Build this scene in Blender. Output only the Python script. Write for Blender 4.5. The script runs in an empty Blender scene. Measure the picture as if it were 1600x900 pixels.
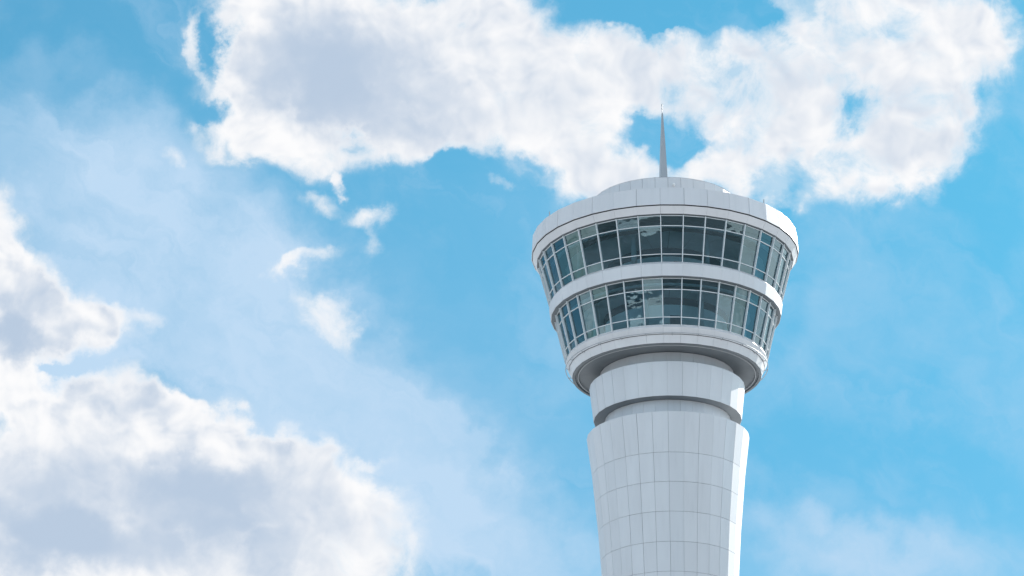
import bpy, bmesh, math, random
from mathutils import Vector, Matrix
R = math.radians
random.seed(7)
scene = bpy.context.scene
COL = scene.collection

# ------------------------------------------------------------------ camera
cam_data = bpy.data.cameras.new('camera')
cam = bpy.data.objects.new('camera', cam_data)
COL.objects.link(cam)
cam.location = (0.0, -270.0, 1.7)
cam.rotation_euler = (R(112.0), 0.0, R(2.689))
cam_data.sensor_width = 36.0
cam_data.lens = 123.75
cam_data.clip_start = 0.5
cam_data.clip_end = 20000.0
scene.camera = cam

# ------------------------------------------------------------------ exposure
scene.view_settings.view_transform = 'Standard'
scene.view_settings.look = 'None'
scene.view_settings.gamma = 1.0
scene.view_settings.exposure = 0.6
scene.cycles.max_bounces = 10
scene.cycles.transparent_max_bounces = 16

# ------------------------------------------------------------------ sun
SUN_AZ, SUN_EL = 37.0, 31.0
sun_data = bpy.data.lights.new('sun', 'SUN')
sun_data.energy = 5.0
sun_data.angle = R(0.53)
sun_data.color = (1.0, 0.95, 0.88)
sun = bpy.data.objects.new('sun', sun_data)
COL.objects.link(sun)
sd = Vector((math.sin(R(SUN_AZ)) * math.cos(R(SUN_EL)), math.cos(R(SUN_AZ)) * math.cos(R(SUN_EL)), math.sin(R(SUN_EL))))
sun.rotation_euler = sd.to_track_quat('Z', 'Y').to_euler()
sun.location = sd * 400

# ------------------------------------------------------------------ sky: daylight with clouds, all by direction
# puffs of cloud: (azimuth * cos 22, elevation, radius along, radius across, turn, weight), in degrees
PUFFS = [
    (-5.49, 25.76, 2.96, 2.11, 0, 1.3), (-6.51, 24.25, 1.75, 0.66, -8, 0.95), (-3.56, 25.53, 2.81, 1.79, 0, 1.3), (-4.4, 24.54, 1.4, 0.7, 15, 0.8), (-1.96, 25.07, 2.03, 1.48, -10, 1.2),
    (-0.89, 25.51, 2.03, 1.12, 0, 1.1), (0.71, 25.39, 2.11, 1.25, -15, 1.1), (1.75, 24.64, 1.87, 1.4, 0, 1.1), (3.17, 26.03, 2.34, 1.72, 0, 1.2), (3.1, 24.33, 2.34, 1.56, 0, 1.15),
    (4.64, 25.7, 1.72, 1.87, 0, 1.2), (4.04, 24.18, 1.4, 1.17, 30, 1.1), (-0.75, 23.97, 1.17, 0.78, 0, 1.0), (1.25, 23.77, 0.97, 0.69, 0, 1.0), (0.14, 23.85, 1.4, 0.53, 0, 0.55),
    (-1.39, 23.77, 0.78, 0.53, 0, 0.5), (-7.64, 25.83, 0.28, 0.66, 0, 0.75), (-1.65, 24.44, 1.48, 0.94, 0, 0.8), (2.66, 23.57, 0.78, 0.47, 0, 0.6), (3.6, 23.68, 0.94, 0.55, 0, 0.75),
    (-2.92, 26.47, 1.87, 0.78, 0, 0.8), (5.4, 26.01, 0.78, 1.09, 0, 0.8), (5.02, 25.0, 0.55, 0.62, 0, 0.5), (-6.35, 26.2, 1.56, 1.4, 0, 0.9), (-6.91, 25.36, 0.78, 1.09, 0, 0.6),
    (-5.37, 23.69, 0.2, 0.23, 0, 0.6), (-5.73, 23.4, 0.5, 0.19, 0, 0.32), (-4.98, 23.15, 0.66, 0.34, 0, 0.66), (-4.9, 22.73, 0.22, 0.34, 0, 0.33), (-5.81, 22.36, 0.87, 0.23, 20, 0.5),
    (-5.38, 21.53, 0.87, 0.45, -42, 0.76), (-8.02, 23.81, 0.25, 0.28, 0, 0.45), (0.28, 26.56, 0.22, 0.12, 0, 0.7), (-2.81, 23.59, 0.22, 0.19, 0, 0.3), (-6.35, 22.16, 0.78, 0.25, 10, 0.3),
    (-10.85, 22.37, 0.81, 1.33, 0, 1.2), (-10.3, 21.84, 0.75, 0.81, 0, 1.1), (-9.77, 21.48, 0.9, 0.69, 0, 1.1), (-9.05, 21.31, 0.56, 0.53, 0, 1.0), (-8.43, 21.31, 0.37, 0.28, 30, 0.55),
    (-10.32, 21.27, 1.09, 0.78, 0, 0.9), (-9.49, 21.0, 1.09, 0.44, 0, 0.8), (-10.42, 20.18, 0.87, 0.81, 0, 1.1), (-9.64, 19.75, 1.09, 0.86, 0, 1.0), (-8.68, 19.9, 1.12, 0.81, 0, 1.1),
    (-7.99, 19.56, 0.9, 0.69, 0, 1.0), (-7.04, 19.44, 1.12, 0.66, 0, 1.0), (-6.22, 19.2, 1.03, 0.75, 0, 1.1), (-5.39, 18.7, 1.19, 0.9, -20, 1.0), (-5.12, 17.82, 0.78, 1.33, 10, 0.85),
    (-7.86, 18.37, 4.21, 1.72, 0, 1.2), (-9.77, 18.3, 2.5, 2.18, 0, 1.2), (-6.23, 17.8, 2.96, 1.56, 0, 1.1), (-4.79, 19.33, 0.69, 0.22, -15, 0.5), (-8.52, 17.22, 4.68, 1.25, 0, 1.0),
    (-10.6, 20.74, 0.78, 0.62, 0, 0.9),
]
GAPS = [
    (-0.18, 24.67, 0.77, 0.6, 30, -0.8075), (0.52, 24.31, 0.87, 0.7, 10, -0.76), (2.3, 23.81, 0.47, 0.5, -20, -0.6649999999999999), (1.31, 24.21, 0.67, 0.27, -10, -0.475), (2.92, 25.11, 0.43, 0.33, 0, -0.38),
    (-0.84, 25.55, 0.37, 0.2, -20, -0.33249999999999996), (-2.18, 23.96, 0.3, 0.2, 0, -0.38), (0.93, 25.85, 0.33, 0.23, 0, -0.285), (3.2, 24.62, 0.87, 0.47, 10, -1.0924999999999998), (0.07, 25.39, 0.4, 0.33, 0, -0.6649999999999999),
    (-5.07, 24.5, 0.4, 0.33, 0, -0.855), (0.36, 26.46, 2.66, 0.6, -4, -1.14), (-7.38, 25.9, 0.37, 0.83, -10, -0.95), (-3.22, 26.36, 0.27, 0.2, 0, -0.6649999999999999), (1.79, 26.19, 0.57, 0.73, 0, -0.6649999999999999),
    (3.09, 23.86, 0.5, 0.5, 0, -0.38), (2.4, 25.34, 0.67, 0.43, 20, -0.33249999999999996), (-6.31, 24.49, 0.4, 0.23, 0, -0.33249999999999996), (-5.66, 24.2, 0.5, 0.27, 10, -0.33249999999999996), (1.24, 25.38, 0.43, 0.37, 0, -0.38),
    (-1.42, 26.05, 0.33, 0.23, 0, -0.285), (5.29, 24.94, 0.3, 0.37, 0, -0.57), (-0.8, 24.44, 0.4, 0.33, 0, -0.475), (-9.63, 20.56, 0.77, 0.2, -8, -0.475), (-7.98, 20.23, 0.67, 0.42, -30, -0.285),
    (4.18, 24.85, 0.5, 0.67, 0, -0.2375), (1.82, 23.6, 0.43, 0.67, 0, -0.475), (-3.55, 24.27, 0.67, 0.57, 0, -0.6649999999999999), (-7.37, 24.82, 0.67, 0.33, 0, -0.38),
]
VEILS = [
    (-9.58, 20.63, 1.87, 0.94, 0, 0.8), (-3.52, 20.02, 4.68, 3.12, -30, 0.3), (4.35, 17.6, 4.06, 1.87, 0, 0.35), (-10.09, 20.66, 2.81, 1.72, 0, 0.9), (-10.24, 23.55, 4.68, 2.34, -20, 0.5),
    (-8.21, 22.2, 5.15, 2.65, -35, 0.8), (-6.3, 20.39, 5.15, 2.5, -40, 0.85), (-4.33, 18.76, 4.37, 2.5, -40, 0.8), (-2.49, 17.74, 3.74, 1.72, -20, 0.8), (-7.43, 23.47, 3.43, 1.09, -30, 0.35),
    (-6.35, 22.16, 1.87, 0.78, -15, 0.3), (3.54, 17.42, 5.15, 1.25, 0, 0.65), (2.56, 17.87, 1.87, 0.78, 10, 0.3), (-9.04, 24.44, 4.06, 0.94, -10, 0.2), (-10.14, 25.51, 1.56, 0.47, 0, 0.25),
    (-7.2, 22.96, 14.04, 10.92, 0, 0.3), (-1.44, 23.25, 2.34, 0.94, 0, 0.25), (-4.34, 20.22, 3.12, 0.78, -30, 0.2),
]
CORES = [
    (-5.91, 25.7, 1.87, 1.4, -20, 0.75), (-5.05, 25.2, 2.81, 1.17, -10, 0.5), (-3.66, 24.7, 2.81, 0.78, 0, 0.3), (-4.42, 26.04, 1.87, 1.4, 0, 0.25), (-7.57, 18.69, 1.87, 0.7, 0, 0.7),
    (-7.05, 18.3, 2.81, 0.94, -10, 0.8), (-10.08, 18.6, 1.4, 1.09, 0, 0.8), (-9.93, 17.68, 2.18, 0.78, 0, 0.8), (-10.57, 21.03, 0.94, 0.56, 0, 1.3), (-10.04, 21.75, 0.41, 0.62, -30, 0.5),
    (-9.6, 21.15, 0.47, 0.31, 0, 0.5), (-9.35, 20.18, 0.34, 0.62, -30, 0.5), (-8.86, 19.27, 0.78, 0.62, 0, 0.4), (-8.33, 19.91, 0.34, 0.62, -40, 0.45), (-7.48, 19.11, 0.62, 0.47, 0, 0.5),
    (-6.62, 19.03, 0.78, 0.37, 0, 0.4), (-8.14, 17.64, 3.43, 0.78, 0, 0.6), (1.87, 25.36, 1.25, 0.94, 0, 0.35), (0.07, 25.82, 0.94, 0.47, 0, 0.2),
]
LACE = [
    (2.28, 24.83, 6.55, 3.74, 0, 1.2), (-1.11, 25.32, 4.06, 2.96, 0, 1.0), (-4.21, 26.04, 3.12, 1.87, 0, 0.3), (-6.4, 23.97, 2.65, 0.86, -8, 0.9), (-7.62, 25.85, 0.78, 1.09, 0, 0.6),
    (-3.55, 24.23, 2.18, 0.62, 0, 0.5), (-5.17, 23.33, 2.34, 1.4, 0, 1.3), (-4.67, 18.14, 1.4, 2.03, 0, 0.9), (-4.95, 19.38, 1.4, 0.78, 0, 0.8), (-9.68, 20.58, 0.94, 0.47, 0, 0.5),
    (-5.56, 21.97, 2.03, 1.72, 0, 1.3), (-8.28, 21.36, 0.94, 0.62, 0, 0.6),
]


world = bpy.data.worlds.new('World')
scene.world = world
world.use_nodes = True
WT = world.node_tree
WT.nodes.clear()


class Sock:
    """small helper: writes node maths as expressions"""
    def __init__(s, o): s.o = o


def wnode(kind, **kw):
    n = WT.nodes.new(kind)
    for k, v in kw.items():
        setattr(n, k, v)
    return n


def put(inp, v):
    if hasattr(v, 'is_output') or isinstance(v, bpy.types.NodeSocket):
        WT.links.new(v, inp)
    elif v is not None:
        inp.default_value = v


def M(op, a, b=None, c=None, clamp=False):
    n = wnode('ShaderNodeMath', operation=op, use_clamp=clamp)
    put(n.inputs[0], a); put(n.inputs[1], b); put(n.inputs[2], c)
    return n.outputs[0]


def V(op, a, b=None, c=None):
    n = wnode('ShaderNodeVectorMath', operation=op)
    put(n.inputs[0], a); put(n.inputs[1], b); put(n.inputs[2], c)
    return n.outputs['Value'] if op in ('DOT_PRODUCT', 'LENGTH') else n.outputs[0]


def comb(x, y, z):
    n = wnode('ShaderNodeCombineXYZ')
    put(n.inputs[0], x); put(n.inputs[1], y); put(n.inputs[2], z)
    return n.outputs[0]


def sep(v):
    n = wnode('ShaderNodeSeparateXYZ'); put(n.inputs[0], v)
    return n.outputs


def smooth(x, lo, hi, a=0.0, b=1.0):
    n = wnode('ShaderNodeMapRange', interpolation_type='SMOOTHSTEP')
    put(n.inputs['Value'], x)
    put(n.inputs['From Min'], lo); put(n.inputs['From Max'], hi)
    put(n.inputs['To Min'], a); put(n.inputs['To Max'], b)
    return n.outputs['Result']


def noise(vec, scale, detail, rough=0.5, dist=0.0, color=False):
    n = wnode('ShaderNodeTexNoise', noise_dimensions='3D')
    put(n.inputs['Vector'], vec)
    n.inputs['Scale'].default_value = scale
    n.inputs['Detail'].default_value = detail
    n.inputs['Roughness'].default_value = rough
    n.inputs['Distortion'].default_value = dist
    return n.outputs['Color'] if color else n.outputs['Fac']


def mixc(f, a, b):
    n = wnode('ShaderNodeMix', data_type='RGBA')
    put(n.inputs[0], f); put(n.inputs[6], a); put(n.inputs[7], b)
    return n.outputs[2]


def puff_sum(XX, YY, puffs):
    """sum of soft elliptical puffs at the sky position XX, YY (each a 3-vector of one repeated value)"""
    acc = None
    L = list(puffs)
    while len(L) % 3:
        L.append((0, -80, 1, 1, 0, 0.0))
    for i in range(0, len(L), 3):
        A, B, C, D, E, F, W = [], [], [], [], [], [], []
        for (x, y, rx, ry, rot, w) in L[i:i + 3]:
            c, s = math.cos(R(rot)), math.sin(R(rot))
            A.append(c / rx); B.append(s / rx); C.append(-(x * c + y * s) / rx)
            D.append(-s / ry); E.append(c / ry); F.append((x * s - y * c) / ry)
            W.append(w)
        u = V('MULTIPLY_ADD', XX, A, V('MULTIPLY_ADD', YY, B, C))
        v = V('MULTIPLY_ADD', XX, D, V('MULTIPLY_ADD', YY, E, F))
        q = V('MULTIPLY_ADD', u, u, V('MULTIPLY', v, v))
        k = V('MAXIMUM', V('SUBTRACT', (1, 1, 1), q), (0, 0, 0))
        k = V('MULTIPLY', k, k)
        t = V('DOT_PRODUCT', k, W)
        acc = t if acc is None else M('ADD', acc, t)
    return acc


tc = wnode('ShaderNodeTexCoord')
DIR = V('NORMALIZE', tc.outputs['Generated'])
DEG = V('MULTIPLY', DIR, (57.2958, 57.2958, 57.2958))
dx, dy, dz = sep(DIR)[:3]
AX = M('MULTIPLY', M('ARCTAN2', dx, dy), 57.2958 * math.cos(R(22)))
EL = M('MULTIPLY', M('ARCSINE', dz), 57.2958)

wa = V('SUBTRACT', noise(DEG, 0.75, 2.0, 0.5, color=True), (0.5, 0.5, 0.5))
wb = V('SUBTRACT', noise(DEG, 2.6, 5.0, 0.6, color=True), (0.5, 0.5, 0.5))
warp = V('ADD', V('SCALE', wa), V('SCALE', wb))
warp.node.inputs[0].links[0].from_node.inputs['Scale'].default_value = 1.3
warp.node.inputs[1].links[0].from_node.inputs['Scale'].default_value = 0.55
wx, wy, wz = sep(warp)[:3]
X = M('ADD', AX, wx); Y = M('ADD', EL, wy)
XX = comb(X, X, X); YY = comb(Y, Y, Y)
mass = puff_sum(XX, YY, PUFFS)
gaps = puff_sum(XX, YY, GAPS)
placed = M('MAXIMUM', M('ADD', M('MINIMUM', mass, 1.25), gaps), -0.8)

# the rest of the dome: broken cloud out of view, made brighter to light the tower
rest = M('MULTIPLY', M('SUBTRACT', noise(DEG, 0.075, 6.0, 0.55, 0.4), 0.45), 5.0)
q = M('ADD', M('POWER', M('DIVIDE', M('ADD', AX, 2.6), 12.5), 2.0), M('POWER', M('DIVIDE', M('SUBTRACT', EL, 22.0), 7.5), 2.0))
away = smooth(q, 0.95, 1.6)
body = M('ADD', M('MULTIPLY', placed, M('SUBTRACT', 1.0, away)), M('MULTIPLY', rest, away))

wisp = V('ADD', DEG, V('SCALE', wa))
wisp.node.inputs[1].links[0].from_node.inputs['Scale'].default_value = 0.9
soft = M('MINIMUM', puff_sum(XX, YY, LACE), 1.0)
n0 = noise(wisp, 0.45, 3.0, 0.5)
n0b = noise(V('ADD', wisp, (0.40, 0.0, 0.50)), 0.45, 3.0, 0.5)
n1 = noise(wisp, 1.0, 9.0, 0.64, 0.25)
s1 = noise(wisp, 1.3, 3.0, 0.5)
s2 = noise(V('ADD', wisp, (0.13, 0.0, 0.17)), 1.3, 3.0, 0.5)


def billow(vec):
    n = wnode('ShaderNodeTexVoronoi', voronoi_dimensions='3D', feature='F1', normalize=True)
    put(n.inputs['Vector'], vec)
    n.inputs['Scale'].default_value = 1.5
    n.inputs['Detail'].default_value = 2.0
    n.inputs['Roughness'].default_value = 0.5
    return n.outputs['Distance']


wc = V('SCALE', wb); wc.node.inputs['Scale'].default_value = 0.35
wcell = V('ADD', wisp, wc)
b1 = billow(wcell)
b2 = billow(V('ADD', wcell, (0.10, 0.0, 0.13)))
dens = M('ADD', M('MULTIPLY_ADD', body, 1.15, -0.15), M('MULTIPLY', M('SUBTRACT', n1, 0.5), M('MULTIPLY_ADD', soft, 2.4, 1.1)))
dens = M('ADD', dens, M('MULTIPLY', M('SUBTRACT', 0.36, b1), M('MULTIPLY_ADD', soft, -1.0, 1.6)))
dens = M('ADD', dens, M('MULTIPLY', M('SUBTRACT', n0, 0.5), M('MULTIPLY_ADD', soft, 1.9, 0.6)))
present = smooth(body, -0.10, 0.40)
alpha = M('MULTIPLY', smooth(dens, M('MULTIPLY_ADD', soft, -0.30, -0.10), M('MULTIPLY_ADD', soft, 0.40, 0.92)), present)
fringe = M('ADD', M('MULTIPLY_ADD', body, 1.3, 0.15), M('MULTIPLY', M('SUBTRACT', n1, 0.5), 3.0))
fringe = M('MULTIPLY', smooth(fringe, 0.0, 1.2), smooth(body, -0.02, 0.22, 0.0, 0.42))
alpha = M('MAXIMUM', alpha, fringe)
thick = smooth(dens, 0.1, 1.3)

# veil of thin high haze, drawn out into streaks
XS = M('ADD', AX, M('MULTIPLY', wx, 1.5)); YS = M('ADD', EL, M('MULTIPLY', wy, 1.5))
veil = puff_sum(comb(XS, XS, XS), comb(YS, YS, YS), VEILS)
ca, sa = math.cos(R(-33)), math.sin(R(-33))
SU = M('ADD', M('MULTIPLY', XS, ca), M('MULTIPLY', YS, sa)); SV = M('SUBTRACT', M('MULTIPLY', YS, ca), M('MULTIPLY', XS, sa))
vn = noise(comb(M('MULTIPLY', SU, 0.35), SV, 3.0), 0.8, 7.0, 0.6, 0.6)
vm = noise(DEG, 0.5, 4.0, 0.5, 0.4)
veil = smooth(veil, -0.1, 1.7)
veil = M('MULTIPLY', veil, M('ADD', M('MULTIPLY_ADD', vn, 1.3, -0.10), M('MULTIPLY', vm, 0.8)), clamp=True)
veil = M('MAXIMUM', veil, M('MULTIPLY', smooth(M('ADD', vn, vm), 0.8, 1.35), 0.34))
core = puff_sum(XX, YY, CORES)

# light inside the cloud: thin rims glow, thick hearts go grey-blue
depth = smooth(mass, 1.0, 3.6)
relief = M('ADD', M('MULTIPLY', M('SUBTRACT', s1, s2), 1.7), M('MULTIPLY', M('SUBTRACT', n0, n0b), 1.1))
relief = M('ADD', relief, M('MULTIPLY', M('SUBTRACT', b2, b1), M('MULTIPLY_ADD', soft, -1.1, 1.5)))
relief = M('MULTIPLY', relief, M('MULTIPLY_ADD', M('MINIMUM', M('ADD', depth, core), 1.0), -0.75, 1.0))
shade = M('ADD', M('MULTIPLY', M('MULTIPLY', core, 0.8), M('MULTIPLY_ADD', n0, 1.0, 0.35)), relief)
shade = M('ADD', shade, M('MULTIPLY', depth, M('MULTIPLY_ADD', s1, 0.4, 0.14)))
shade = M('ADD', shade, 0.20)
shade = M('MULTIPLY', shade, thick)
shade = smooth(shade, -0.15, 1.15)
cloud_col = mixc(shade, (0.98, 0.98, 0.99, 1), (0.49, 0.60, 0.75, 1))

sky = wnode('ShaderNodeTexSky', sky_type='NISHITA')
sky.sun_disc = False
sky.sun_elevation = R(SUN_EL)
sky.sun_rotation = R(SUN_AZ)
sky.altitude = 0.0
sky.air_density = 1.0
sky.dust_density = 0.4
sky.ozone_density = 2.0
tint = wnode('ShaderNodeMix', data_type='RGBA', blend_type='MULTIPLY')
tint.inputs[0].default_value = 1.0
put(tint.inputs[6], sky.outputs[0])
put(tint.inputs[7], mixc(smooth(EL, 3.0, 16.0), (0.58, 0.95, 1.20, 1), mixc(smooth(EL, 16.0, 25.0), (0.39, 0.94, 0.99, 1), (0.35, 1.09, 1.11, 1))))
bg_sky = wnode('ShaderNodeBackground'); put(bg_sky.inputs[0], tint.outputs[2]); bg_sky.inputs[1].default_value = 0.077
bg_veil = wnode('ShaderNodeBackground'); bg_veil.inputs[0].default_value = (0.52, 0.71, 0.91, 1); bg_veil.inputs[1].default_value = 0.66
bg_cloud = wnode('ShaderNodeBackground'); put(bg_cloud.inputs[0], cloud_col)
put(bg_cloud.inputs[1], M('MULTIPLY_ADD', away, 0.5, 0.66))  # unseen clouds get extra strength to lift the light on the tower walls
m1 = wnode('ShaderNodeMixShader'); put(m1.inputs[0], veil); put(m1.inputs[1], bg_sky.outputs[0]); put(m1.inputs[2], bg_veil.outputs[0])
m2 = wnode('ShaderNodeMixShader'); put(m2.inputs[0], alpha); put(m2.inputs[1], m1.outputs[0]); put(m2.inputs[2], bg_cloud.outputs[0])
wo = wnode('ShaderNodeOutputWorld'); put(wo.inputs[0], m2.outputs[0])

# ------------------------------------------------------------------ materials


def material(name, base, rough=0.5, metal=0.0, spec=0.5):
    m = bpy.data.materials.new(name)
    m.use_nodes = True
    b = m.node_tree.nodes['Principled BSDF']
    b.inputs['Base Color'].default_value = (*base, 1)
    b.inputs['Roughness'].default_value = rough
    b.inputs['Metallic'].default_value = metal
    b.inputs['Specular IOR Level'].default_value = spec
    return m


def cladding(name, base, rough=0.46, vary=0.05, dirt=0.07, metal=0.0):
    """coated metal panels: each panel a slightly different tone, faint rain streaks, slightly uneven gloss"""
    m = material(name, base, rough, metal)
    t = m.node_tree; N = t.nodes; L = t.links
    b = N['Principled BSDF']
    geo = N.new('ShaderNodeNewGeometry')
    tco = N.new('ShaderNodeTexCoord')
    mp = N.new('ShaderNodeMapping'); mp.inputs['Scale'].default_value = (0.5, 0.5, 0.10)
    L.new(tco.outputs['Object'], mp.inputs['Vector'])
    ns = N.new('ShaderNodeTexNoise'); ns.inputs['Scale'].default_value = 1.0; ns.inputs['Detail'].default_value = 6
    L.new(mp.outputs[0], ns.inputs['Vector'])
    r1 = N.new('ShaderNodeMapRange'); r1.inputs['From Min'].default_value = 0.35; r1.inputs['From Max'].default_value = 0.75
    r1.inputs['To Min'].default_value = 1.0; r1.inputs['To Max'].default_value = 1.0 - dirt
    L.new(ns.outputs['Fac'], r1.inputs['Value'])
    mp2 = N.new('ShaderNodeMapping'); mp2.inputs['Scale'].default_value = (3.2, 3.2, 0.16)
    L.new(tco.outputs['Object'], mp2.inputs['Vector'])
    ns2 = N.new('ShaderNodeTexNoise'); ns2.inputs['Scale'].default_value = 1.0; ns2.inputs['Detail'].default_value = 5
    L.new(mp2.outputs[0], ns2.inputs['Vector'])
    r4 = N.new('ShaderNodeMapRange'); r4.inputs['From Min'].default_value = 0.52; r4.inputs['From Max'].default_value = 0.78
    r4.inputs['To Min'].default_value = 1.0; r4.inputs['To Max'].default_value = 0.95
    L.new(ns2.outputs['Fac'], r4.inputs['Value'])
    r2 = N.new('ShaderNodeMapRange'); r2.inputs['To Min'].default_value = 1.0 - vary; r2.inputs['To Max'].default_value = 1.0
    L.new(geo.outputs['Random Per Island'], r2.inputs['Value'])
    mu = N.new('ShaderNodeMath'); mu.operation = 'MULTIPLY'
    mu0 = N.new('ShaderNodeMath'); mu0.operation = 'MULTIPLY'
    L.new(r1.outputs[0], mu0.inputs[0]); L.new(r4.outputs[0], mu0.inputs[1])
    L.new(mu0.outputs[0], mu.inputs[0]); L.new(r2.outputs[0], mu.inputs[1])
    sc = N.new('ShaderNodeVectorMath'); sc.operation = 'SCALE'
    sc.inputs[0].default_value = base
    L.new(mu.outputs[0], sc.inputs['Scale'])
    L.new(sc.outputs[0], b.inputs['Base Color'])
    r3 = N.new('ShaderNodeMapRange'); r3.inputs['To Min'].default_value = rough - 0.08; r3.inputs['To Max'].default_value = rough + 0.10
    L.new(ns.outputs['Fac'], r3.inputs['Value'])
    L.new(r3.outputs[0], b.inputs['Roughness'])
    return m


def glass_material(name):
    m = bpy.data.materials.new(name)
    m.use_nodes = True
    t = m.node_tree; N = t.nodes; L = t.links
    N.clear()
    out = N.new('ShaderNodeOutputMaterial')
    tr = N.new('ShaderNodeBsdfTransparent'); tr.inputs[0].default_value = (0.54, 0.80, 0.92, 1)
    gl = N.new('ShaderNodeBsdfGlossy'); gl.inputs['Roughness'].default_value = 0.0
    gl.inputs['Color'].default_value = (0.66, 0.92, 1.0, 1)
    fr = N.new('ShaderNodeFresnel'); fr.inputs['IOR'].default_value = 2.3
    tco = N.new('ShaderNodeTexCoord')
    ns = N.new('ShaderNodeTexNoise'); ns.inputs['Scale'].default_value = 0.42; ns.inputs['Detail'].default_value = 3
    L.new(tco.outputs['Object'], ns.inputs['Vector'])
    bp = N.new('ShaderNodeBump'); bp.inputs['Strength'].default_value = 0.10; bp.inputs['Distance'].default_value = 0.05
    L.new(ns.outputs['Fac'], bp.inputs['Height'])
    L.new(bp.outputs[0], gl.inputs['Normal'])
    mx = N.new('ShaderNodeMixShader')
    L.new(fr.outputs[0], mx.inputs[0]); L.new(tr.outputs[0], mx.inputs[1]); L.new(gl.outputs[0], mx.inputs[2])
    L.new(mx.outputs[0], out.inputs[0])
    return m


MAT = {
    'panel': cladding('white_metal_cladding', (0.75, 0.75, 0.77), metal=0.25),
    'shaft': cladding('pale_shaft_cladding', (0.71, 0.72, 0.745), 0.46, 0.05, 0.07, 0.25),
    'joint': material('dark_joint_gasket', (0.06, 0.07, 0.08), 0.9),
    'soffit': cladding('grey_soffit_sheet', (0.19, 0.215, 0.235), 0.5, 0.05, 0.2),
    'frame': material('white_window_frame', (0.74, 0.77, 0.79), 0.4),
    'steel': material('galvanised_steel', (0.42, 0.44, 0.46), 0.45, 0.6),
    'spire': cladding('grey_spire_paint', (0.40, 0.44, 0.48), 0.45, 0.05, 0.2),
    'deck': material('roof_membrane', (0.5, 0.5, 0.5), 0.8),
    'ceiling': cladding('pale_ceiling_board', (0.78, 0.80, 0.80), 0.8, 0.04, 0.1),
    'interior': cladding('pale_interior_wall', (0.74, 0.77, 0.77), 0.7, 0.05, 0.1),
    'dark': material('dark_interior_trim', (0.02, 0.035, 0.055), 0.6),
    'floor': material('grey_carpet', (0.25, 0.26, 0.27), 0.9),
    'lamp': material('white_lamp_housing', (0.85, 0.85, 0.85), 0.3),
    'glass': glass_material('tinted_blue_glass'),
}

# ------------------------------------------------------------------ mesh helpers
# azimuth phi in degrees: 0 looks at the camera side (-Y), + to the right (+X)


def P(r, phi, z):
    a = R(phi)
    return Vector((r * math.sin(a), -r * math.cos(a), z))


def link(name, bm, mats, parent=None, smooth=False):
    me = bpy.data.meshes.new(name)
    bm.normal_update()
    bm.to_mesh(me); bm.free()
    for m in (mats if isinstance(mats, (list, tuple)) else [mats]):
        me.materials.append(m)
    if smooth:
        for p in me.polygons:
            p.use_smooth = True
    o = bpy.data.objects.new(name, me)
    COL.objects.link(o)
    if parent:
        o.parent = parent
    return o


def quad(bm, pts, mi=0):
    f = bm.faces.new([bm.verts.new(p) for p in pts])
    f.material_index = mi
    return f


def slab(bm, a, b, c, d, nrm, depth, mi=0):
    """a closed plate: outer face a b c d (counter-clockwise from outside), sunk by depth along -nrm"""
    o = [bm.verts.new(p) for p in (a, b, c, d)]
    i = [bm.verts.new(p - nrm * depth) for p in (a, b, c, d)]
    fs = [bm.faces.new(o), bm.faces.new(i[::-1])]
    for k in range(4):
        fs.append(bm.faces.new((o[k], i[k], i[(k + 1) % 4], o[(k + 1) % 4])))
    for f in fs:
        f.material_index = mi


def lathe(bm, prof, n=72, phase=0.0, mi=0, closed=False):
    rows = []
    for r, z in prof:
        rows.append([bm.verts.new(P(r, phase + 360.0 * k / n, z)) for k in range(n)])
    pairs = list(zip(rows[:-1], rows[1:]))
    if closed:
        pairs.append((rows[-1], rows[0]))
    for a, b in pairs:
        for k in range(n):
            f = bm.faces.new((a[k], a[(k + 1) % n], b[(k + 1) % n], b[k]))
            f.material_index = mi


def panels(bm, n, phase, prof, gap=(0.012, 0.04), sink=0.05, tilt=0.0018, backing=True):
    """ring of flat metal panels with real open joints over a dark backing; prof runs from top to bottom"""
    col = [random.uniform(*gap) for _ in range(n)]
    for (r0, z0), (r1, z1) in zip(prof[:-1], prof[1:]):
        gaps = [g * random.uniform(0.75, 1.2) for g in col]
        gv = sum(gap) / 4
        for k in range(n):
            p0, p1 = phase + 360.0 * k / n, phase + 360.0 * (k + 1) / n
            tl, tr, bl, br = P(r0, p0, z0), P(r0, p1, z0), P(r1, p0, z1), P(r1, p1, z1)
            gl, gr = gaps[k] / 2, gaps[(k + 1) % n] / 2
            ht = (tr - tl).normalized(); hb = (br - bl).normalized()
            vl = (bl - tl).normalized(); vr = (br - tr).normalized()
            a = tl + ht * gl + vl * gv; b = bl + hb * gl - vl * gv
            c = br - hb * gr - vr * gv; d = tr - ht * gr + vr * gv
            nr = (b - a).cross(d - a).normalized()
            w = (tr - tl).length
            tx, ty = random.uniform(-tilt, tilt) * w, random.uniform(-tilt, tilt) * (tl - bl).length
            a += nr * (tx + ty); b += nr * (tx - ty); c += nr * (-tx - ty); d += nr * (-tx + ty)
            slab(bm, a, b, c, d, nr, sink)
    if backing:
        lathe(bm, [(r - 0.045, z) for r, z in prof], n, phase, 1)


def beam(bm, a, b, side, out, w, d_out, d_in, mi=0):
    """bar from a to b, w wide along side, reaching d_out along out and d_in behind"""
    s = side * (w / 2)
    q = [a - s + out * d_out, a + s + out * d_out, a + s - out * d_in, a - s - out * d_in]
    e = [p + (b - a) for p in q]
    va = [bm.verts.new(p) for p in q]; vb = [bm.verts.new(p) for p in e]
    bm.faces.new(va[::-1]); bm.faces.new(vb)
    for k in range(4):
        bm.faces.new((va[k], va[(k + 1) % 4], vb[(k + 1) % 4], vb[k]))


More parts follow.
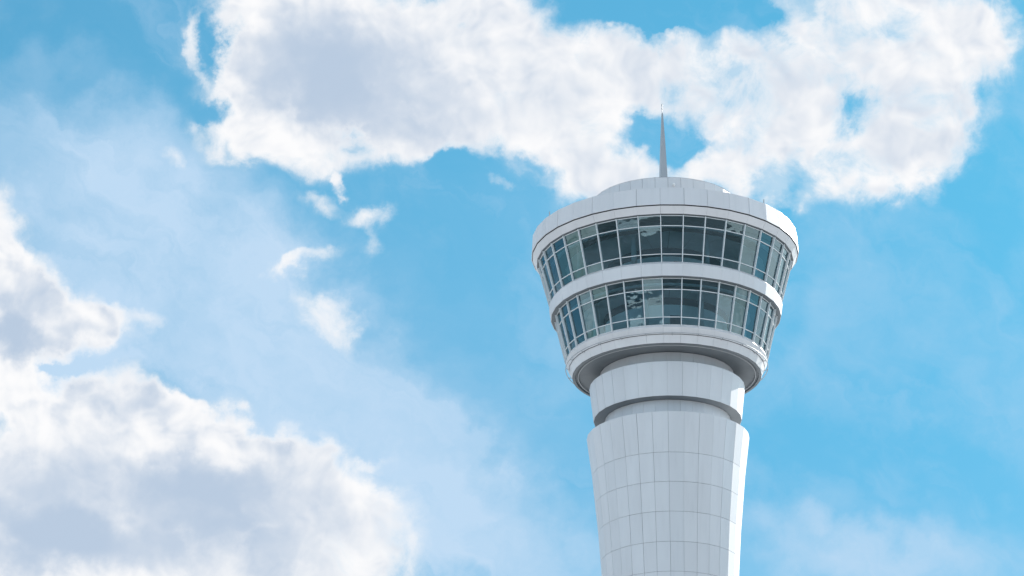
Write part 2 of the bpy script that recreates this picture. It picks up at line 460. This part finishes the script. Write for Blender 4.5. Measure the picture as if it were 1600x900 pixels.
def tube(bm, pts, rad, n=8, closed=False):
    rows = []
    m = len(pts)
    for i, p in enumerate(pts):
        if closed:
            t = pts[(i + 1) % m] - pts[i - 1]
        else:
            t = pts[min(i + 1, m - 1)] - pts[max(i - 1, 0)]
        t.normalize()
        up = Vector((0, 0, 1)) if abs(t.z) < 0.9 else Vector((1, 0, 0))
        s = t.cross(up).normalized(); u = s.cross(t).normalized()
        rows.append([bm.verts.new(p + s * (rad * math.cos(2 * math.pi * k / n)) + u * (rad * math.sin(2 * math.pi * k / n))) for k in range(n)])
    pr = list(zip(rows[:-1], rows[1:]))
    if closed:
        pr.append((rows[-1], rows[0]))
    else:
        bm.faces.new(rows[0][::-1]); bm.faces.new(rows[-1])
    for a, b in pr:
        for k in range(n):
            bm.faces.new((a[k], b[k], b[(k + 1) % n], a[(k + 1) % n]))


def fix(bm):
    bmesh.ops.recalc_face_normals(bm, faces=bm.faces)


# ------------------------------------------------------------------ ground (below the picture, mirrored in the glass)
bm = bmesh.new()
S = 9000.0
quad(bm, [Vector((-S, -S, 0)), Vector((S, -S, 0)), Vector((S, S, 0)), Vector((-S, S, 0))])
gm = material('airfield_ground', (0.2, 0.2, 0.18), 0.9)
t = gm.node_tree; N = t.nodes; L = t.links
tco = N.new('ShaderNodeTexCoord')
ns = N.new('ShaderNodeTexNoise'); ns.inputs['Scale'].default_value = 0.004; ns.inputs['Detail'].default_value = 8
L.new(tco.outputs['Object'], ns.inputs['Vector'])
cr = N.new('ShaderNodeValToRGB')
cr.color_ramp.elements[0].position = 0.42; cr.color_ramp.elements[0].color = (0.035, 0.055, 0.06, 1)
cr.color_ramp.elements[1].position = 0.52; cr.color_ramp.elements[1].color = (0.13, 0.15, 0.17, 1)  # far ground coloured grey-blue, distance haze put into the base colour
L.new(ns.outputs['Fac'], cr.inputs[0])
ln = N.new('ShaderNodeVectorMath'); ln.operation = 'LENGTH'; L.new(tco.outputs['Object'], ln.inputs[0])
mr = N.new('ShaderNodeMapRange'); mr.inputs['From Min'].default_value = 520; mr.inputs['From Max'].default_value = 620
L.new(ln.outputs['Value'], mr.inputs['Value'])
mg = N.new('ShaderNodeMix'); mg.data_type = 'RGBA'
mg.inputs[6].default_value = (0.37, 0.375, 0.385, 1)
L.new(mr.outputs[0], mg.inputs[0]); L.new(cr.outputs[0], mg.inputs[7])
L.new(mg.outputs[2], N['Principled BSDF'].inputs['Base Color'])
ground = link('ground', bm, gm)
ground['kind'] = 'structure'

# ------------------------------------------------------------------ terminal across the apron (mirrored in the glass)
def box(bm, x0, x1, y0, y1, z0, z1):
    vs = [bm.verts.new((x, y, z)) for z in (z0, z1) for x, y in ((x0, y0), (x1, y0), (x1, y1), (x0, y1))]
    for q in ((3, 2, 1, 0), (4, 5, 6, 7), (0, 1, 5, 4), (1, 2, 6, 5), (2, 3, 7, 6), (3, 0, 4, 7)):
        bm.faces.new([vs[i] for i in q])


term = bpy.data.objects.new('terminal_building', None)
COL.objects.link(term)
term['label'] = 'pale airport terminal mirrored in the upper windows of the control tower'
term['category'] = 'building'
hall_m = material('terminal_white_wall', (0.62, 0.66, 0.70), 0.6)
hall_g = material('terminal_dark_glazing', (0.10, 0.13, 0.16), 0.15)
bm = bmesh.new()
for k in range(9):
    x = -620 + k * 78
    box(bm, x, x + 70, -960, -880, 0, 30 + (k * 7) % 18)
fix(bm)
link('wall', bm, hall_m, term)
bm = bmesh.new()
for k in range(9):
    x = -620 + k * 78
    for j in range(3):
        box(bm, x + 4, x + 66, -880.5, -879.6, 4 + j * 8.5, 9.5 + j * 8.5)
fix(bm)
link('window_band', bm, hall_g, term)
bm = bmesh.new()
for k in range(9):
    x = -620 + k * 78
    z = 30 + (k * 7) % 18
    box(bm, x - 3, x + 73, -966, -868, z + 0.1, z + 1.6)
fix(bm)
link('roof', bm, hall_m, term)

# ------------------------------------------------------------------ the control tower
tower = bpy.data.objects.new('control_tower', None)
COL.objects.link(tower)
tower['label'] = 'tall white airport control tower with two rings of tinted windows and a spire'
tower['category'] = 'control tower'

NS, PS = 32, 0.4      # shaft panels
NC, PC = 36, -1.5     # cab panels and windows

# shaft
bm = bmesh.new()
panels(bm, NS, PS, [(6.60, 97.47), (6.18, 94.17), (5.96, 91.79), (5.73, 89.39), (5.56, 86.95), (5.41, 84.54), (5.28, 82.1), (5.18, 79.7),
                    (5.1, 77.3), (5.05, 74.9), (5.02, 70.0), (5.0, 60.0), (5.0, 50.0), (5.05, 40.0), (5.2, 30.0), (5.5, 20.0), (6.0, 10.0), (6.6, 0.0)],
       gap=(0.010, 0.036), sink=0.06, tilt=0.0015)
lathe(bm, [(5.05, 97.40), (6.57, 97.40)], NS, PS, 0)
fix(bm)
link('shaft', bm, [MAT['shaft'], MAT['joint']], tower)

# recessed drum between shaft and collar
bm = bmesh.new()
panels(bm, NS, PS, [(5.13, 98.97), (5.13, 97.3)], gap=(0.006, 0.02), sink=0.03)
fix(bm)
link('recessed_drum', bm, [MAT['shaft'], MAT['joint']], tower)

# collar
bm = bmesh.new()
panels(bm, NS, PS, [(6.35, 101.81), (6.03, 98.98)], gap=(0.006, 0.036), sink=0.06, tilt=0.0015)
fix(bm)
collar = link('collar', bm, [MAT['shaft'], MAT['joint']], tower)
bm = bmesh.new()
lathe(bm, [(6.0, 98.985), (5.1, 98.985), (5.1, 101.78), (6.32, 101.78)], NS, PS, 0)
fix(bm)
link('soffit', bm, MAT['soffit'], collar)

# neck under the gallery
bm = bmesh.new()
panels(bm, NS, PS, [(5.49, 102.90), (5.49, 101.70)], gap=(0.006, 0.02), sink=0.03)
fix(bm)
link('neck', bm, [MAT['shaft'], MAT['joint']], tower)

# gallery ring with its soffit
bm = bmesh.new()
panels(bm, NC, PC, [(8.20, 104.16), (8.27, 104.00), (8.03, 103.50)], gap=(0.003, 0.012), sink=0.05, tilt=0.001)
panels(bm, NC, PC, [(7.99, 103.47), (7.75, 102.82)], gap=(0.004, 0.022), sink=0.05, tilt=0.001)
fix(bm)
gallery = link('gallery_ring', bm, [MAT['panel'], MAT['joint']], tower)
bm = bmesh.new()
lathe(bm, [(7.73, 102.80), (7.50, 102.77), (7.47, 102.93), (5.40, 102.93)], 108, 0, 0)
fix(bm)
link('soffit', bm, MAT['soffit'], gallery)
bm = bmesh.new()
lathe(bm, [(7.0, 104.17), (8.23, 104.17)], NC, PC, 0)
fix(bm)
link('sill', bm, MAT['panel'], gallery)
bm = bmesh.new()
tube(bm, [P(7.25, k * 2.5, 102.82) for k in range(144)], 0.045, 6, True)
for k in range(24):
    tube(bm, [P(7.25, k * 15 + 4, 102.80), P(7.25, k * 15 + 4, 102.95)], 0.03, 6)
fix(bm)
link('conduit', bm, MAT['steel'], gallery)

# guard rail standing off the gallery
bm = bmesh.new()
tube(bm, [P(8.27, k * 2.5, 103.49) for k in range(144)], 0.032, 8, True)
fix(bm)
rail = link('guard_rail', bm, MAT['steel'], tower, True)
for k in range(24):
    bm = bmesh.new()
    ph = k * 15 + 3.5
    tube(bm, [P(7.90, ph, 103.42), P(8.10, ph, 103.46), P(8.30, ph, 103.49)], 0.035, 6)
    fix(bm)
    link('bracket', bm, MAT['steel'], rail)

# middle band between the window rings
bm = bmesh.new()
panels(bm, NC, PC, [(9.50, 109.08), (9.62, 108.90), (9.48, 107.92)], gap=(0.003, 0.016), sink=0.05, tilt=0.001)
fix(bm)
band = link('spandrel_band', bm, [MAT['panel'], MAT['joint']], tower)
bm = bmesh.new()
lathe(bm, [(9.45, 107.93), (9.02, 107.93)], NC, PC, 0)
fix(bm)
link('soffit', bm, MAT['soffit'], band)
bm = bmesh.new()
lathe(bm, [(9.30, 109.085), (9.52, 109.085)], NC, PC, 0)
fix(bm)
link('sill', bm, MAT['panel'], band)

# roof edge
bm = bmesh.new()
panels(bm, NC, PC, [(10.98, 113.37), (10.63, 112.80)], gap=(0.006, 0.03), sink=0.05, tilt=0.0012)
fix(bm)
low = link('lower_fascia', bm, [MAT['panel'], MAT['joint']], tower)
bm = bmesh.new()
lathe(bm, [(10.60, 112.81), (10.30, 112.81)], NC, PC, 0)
fix(bm)
link('soffit', bm, MAT['soffit'], low)
bm = bmesh.new()
panels(bm, NC, PC, [(11.00, 114.92), (11.08, 113.43)], gap=(0.006, 0.034), sink=0.06, tilt=0.0015)
lathe(bm, [(11.02, 113.44), (10.80, 113.44), (10.80, 113.36), (10.95, 113.36)], NC, PC, 1)
lathe(bm, [(10.70, 114.93), (10.99, 114.93), (11.00, 114.90)], NC, PC, 0)
fix(bm)
link('upper_fascia', bm, [MAT['panel'], MAT['joint']], tower)
bm = bmesh.new()
lathe(bm, [(10.75, 114.94), (10.75, 114.60), (0.02, 114.75)], 72, 0, 0)
fix(bm)
deck = link('roof', bm, MAT['deck'], tower)
bm = bmesh.new()
panels(bm, NC, PC + 5, [(6.08, 118.0), (6.12, 116.4), (6.15, 114.70)], gap=(0.006, 0.03), sink=0.05, tilt=0.0015)
lathe(bm, [(6.09, 118.0), (6.02, 118.03), (0.02, 118.6)], NC, PC + 5, 0)
fix(bm)
link('roof_drum', bm, [MAT['panel'], MAT['joint']], tower)

# spire
bm = bmesh.new()
rows = []
for h, z in ((0.33, 118.3), (0.285, 121.0), (0.175, 123.95), (0.055, 126.5), (0.03, 126.62)):
    rows.append([bm.verts.new(P(h * 1.35, 45 + 90 * k + 17, z)) for k in range(4)])
for a, b in zip(rows[:-1], rows[1:]):
    for k in range(4):
        bm.faces.new((a[k], a[(k + 1) % 4], b[(k + 1) % 4], b[k]))
bm.faces.new(rows[-1])
fix(bm)
spire = link('spire', bm, MAT['spire'], tower)
bm = bmesh.new()
tube(bm, [P(0, 0, 126.5), P(0, 0, 127.45)], 0.03, 8)
for z, r in ((126.98, 0.055), (127.3, 0.055)):
    tube(bm, [P(0, 0, z - 0.07), P(0, 0, z + 0.07)], r, 8)
fix(bm)
link('lightning_rod', bm, MAT['spire'], spire)

# small fittings on the roof
bm = bmesh.new()
c = P(6.16, 7.6, 117.22)
tube(bm, [P(6.1, 7.6, 117.2), P(6.3, 7.6, 117.2)], 0.05, 8)
bmesh.ops.create_uvsphere(bm, u_segments=12, v_segments=8, radius=0.13, matrix=Matrix.Translation(P(6.33, 7.6, 117.24)))
fix(bm)
link('warning_lamp', bm, MAT['lamp'], tower)
for ph in (-59.0, 48.0, 128.0, -130.0):
    bm = bmesh.new()
    tube(bm, [P(10.9, ph, 114.9), P(10.9, ph, 115.30)], 0.05, 6)
    fix(bm)
    link('air_terminal', bm, MAT['steel'], tower)

# windows: every bay is a frame with its three panes behind it


def window_ring(rt, zt, rb, zb, cuts):
    for k in range(NC):
        p0, p1 = PC + 360.0 * k / NC, PC + 360.0 * (k + 1) / NC
        tl, tr, bl, br = P(rt, p0, zt), P(rt, p1, zt), P(rb, p0, zb), P(rb, p1, zb)
        nr = (bl - tl).cross(tr - tl).normalized()
        ht = (tr - tl).normalized()
        bm = bmesh.new()
        rad = P(1, p0, 0)
        dl = (bl - tl).normalized()
        outm = (rad - dl * rad.dot(dl)).normalized()
        beam(bm, tl, bl, outm.cross(dl).normalized(), outm, 0.062, 0.17, 0.07)
        vsteps = [0.0] + list(cuts) + [1.0]
        for i, f in enumerate(vsteps):
            a = tl.lerp(bl, f) + ht * 0.043; b = tr.lerp(br, f) - ht * 0.043
            d = (bl - tl).normalized()
            w = 0.06
            if i == 0:
                a, b = a + d * 0.045, b + d * 0.045
            if i == len(vsteps) - 1:
                a, b = a - d * 0.035, b - d * 0.035
            beam(bm, a, b, d, nr, w, 0.06, 0.05)
        fix(bm)
        w_ = link('window', bm, MAT['frame'], tower)
        bm = bmesh.new()
        for f0, f1 in zip(vsteps[:-1], vsteps[1:]):
            tx, ty = random.uniform(-0.008, 0.008), random.uniform(-0.020, 0.020) * (f1 - f0) / 0.6
            a, b = tl.lerp(bl, f0), tl.lerp(bl, f1)
            c, d = tr.lerp(br, f1), tr.lerp(br, f0)
            quad(bm, [a + nr * (tx + ty), b + nr * (tx - ty), c + nr * (-tx - ty), d + nr * (-tx + ty)])
        link('pane', bm, MAT['glass'], w_)


window_ring(10.39, 112.79, 9.41, 109.07, (0.225, 0.82))
window_ring(9.03, 107.92, 8.15, 104.17, (0.245, 0.825))


# rooms behind the glass
def room(zf, zc, rf, rc, core_r, beam_h, col_r, angles, door_phi):
    bm = bmesh.new()
    lathe(bm, [(0.02, zf - 0.25), (rf, zf - 0.25), (rf, zf), (0.02, zf)], 72, 0, 0)
    fix(bm)
    link('floor_slab', bm, MAT['floor'], tower)
    bm = bmesh.new()
    for r0, r1 in ((core_r, core_r + 1.6), (core_r + 1.6, rc - 2.0)):
        panels(bm, 24, 3.0, [(r1, zc), (r0, zc)], gap=(0.02, 0.03), sink=0.02, tilt=0.0, backing=False)
    lathe(bm, [(0.02, zc + 0.03), (rc, zc + 0.03)], 72, 0, 1)
    lathe(bm, [(rc - 1.0, zc + 0.028), (rc - 1.0, zc - 0.12), (rc - 0.75, zc - 0.12), (rc - 0.75, zc + 0.028)], 72, 0, 0)
    fix(bm)
    link('ceiling', bm, [MAT['ceiling'], MAT['dark']], tower)
    bm = bmesh.new()
    lathe(bm, [(core_r, zf), (core_r, zc - beam_h)], 72, 0, 0)
    lathe(bm, [(core_r + 0.12, zc - beam_h), (core_r + 0.12, zc)], 72, 0, 1)
    lathe(bm, [(core_r, zc - beam_h), (core_r + 0.12, zc - beam_h)], 72, 0, 1)
    fix(bm)
    core_o = link('core_wall', bm, [MAT['interior'], MAT['dark']], tower)
    bm = bmesh.new()
    a, b = door_phi - 5, door_phi + 5
    nr = P(1, door_phi, 0)
    slab(bm, P(core_r + 0.05, a, zf + 2.1), P(core_r + 0.05, a, zf), P(core_r + 0.05, b, zf), P(core_r + 0.05, b, zf + 2.1), nr, 0.06)
    fix(bm)
    link('door', bm, MAT['dark'], core_o)
    for ph in angles:
        bm = bmesh.new()
        tube(bm, [P(col_r, ph, zf), P(col_r, ph, zc + 0.02)], 0.23, 20)
        fix(bm)
        link('column', bm, MAT['interior'], tower, True)


room(104.15, 107.75, 8.05, 9.0, 5.0, 0.55, 6.7, (-58, -14, 25, 70, 115, 160, 205, 250), 9.0)
room(109.02, 112.25, 9.3, 10.25, 4.7, 0.7, 8.0, (-60, -18, 25, 66, 110, 150, 195, 250), 14.0)
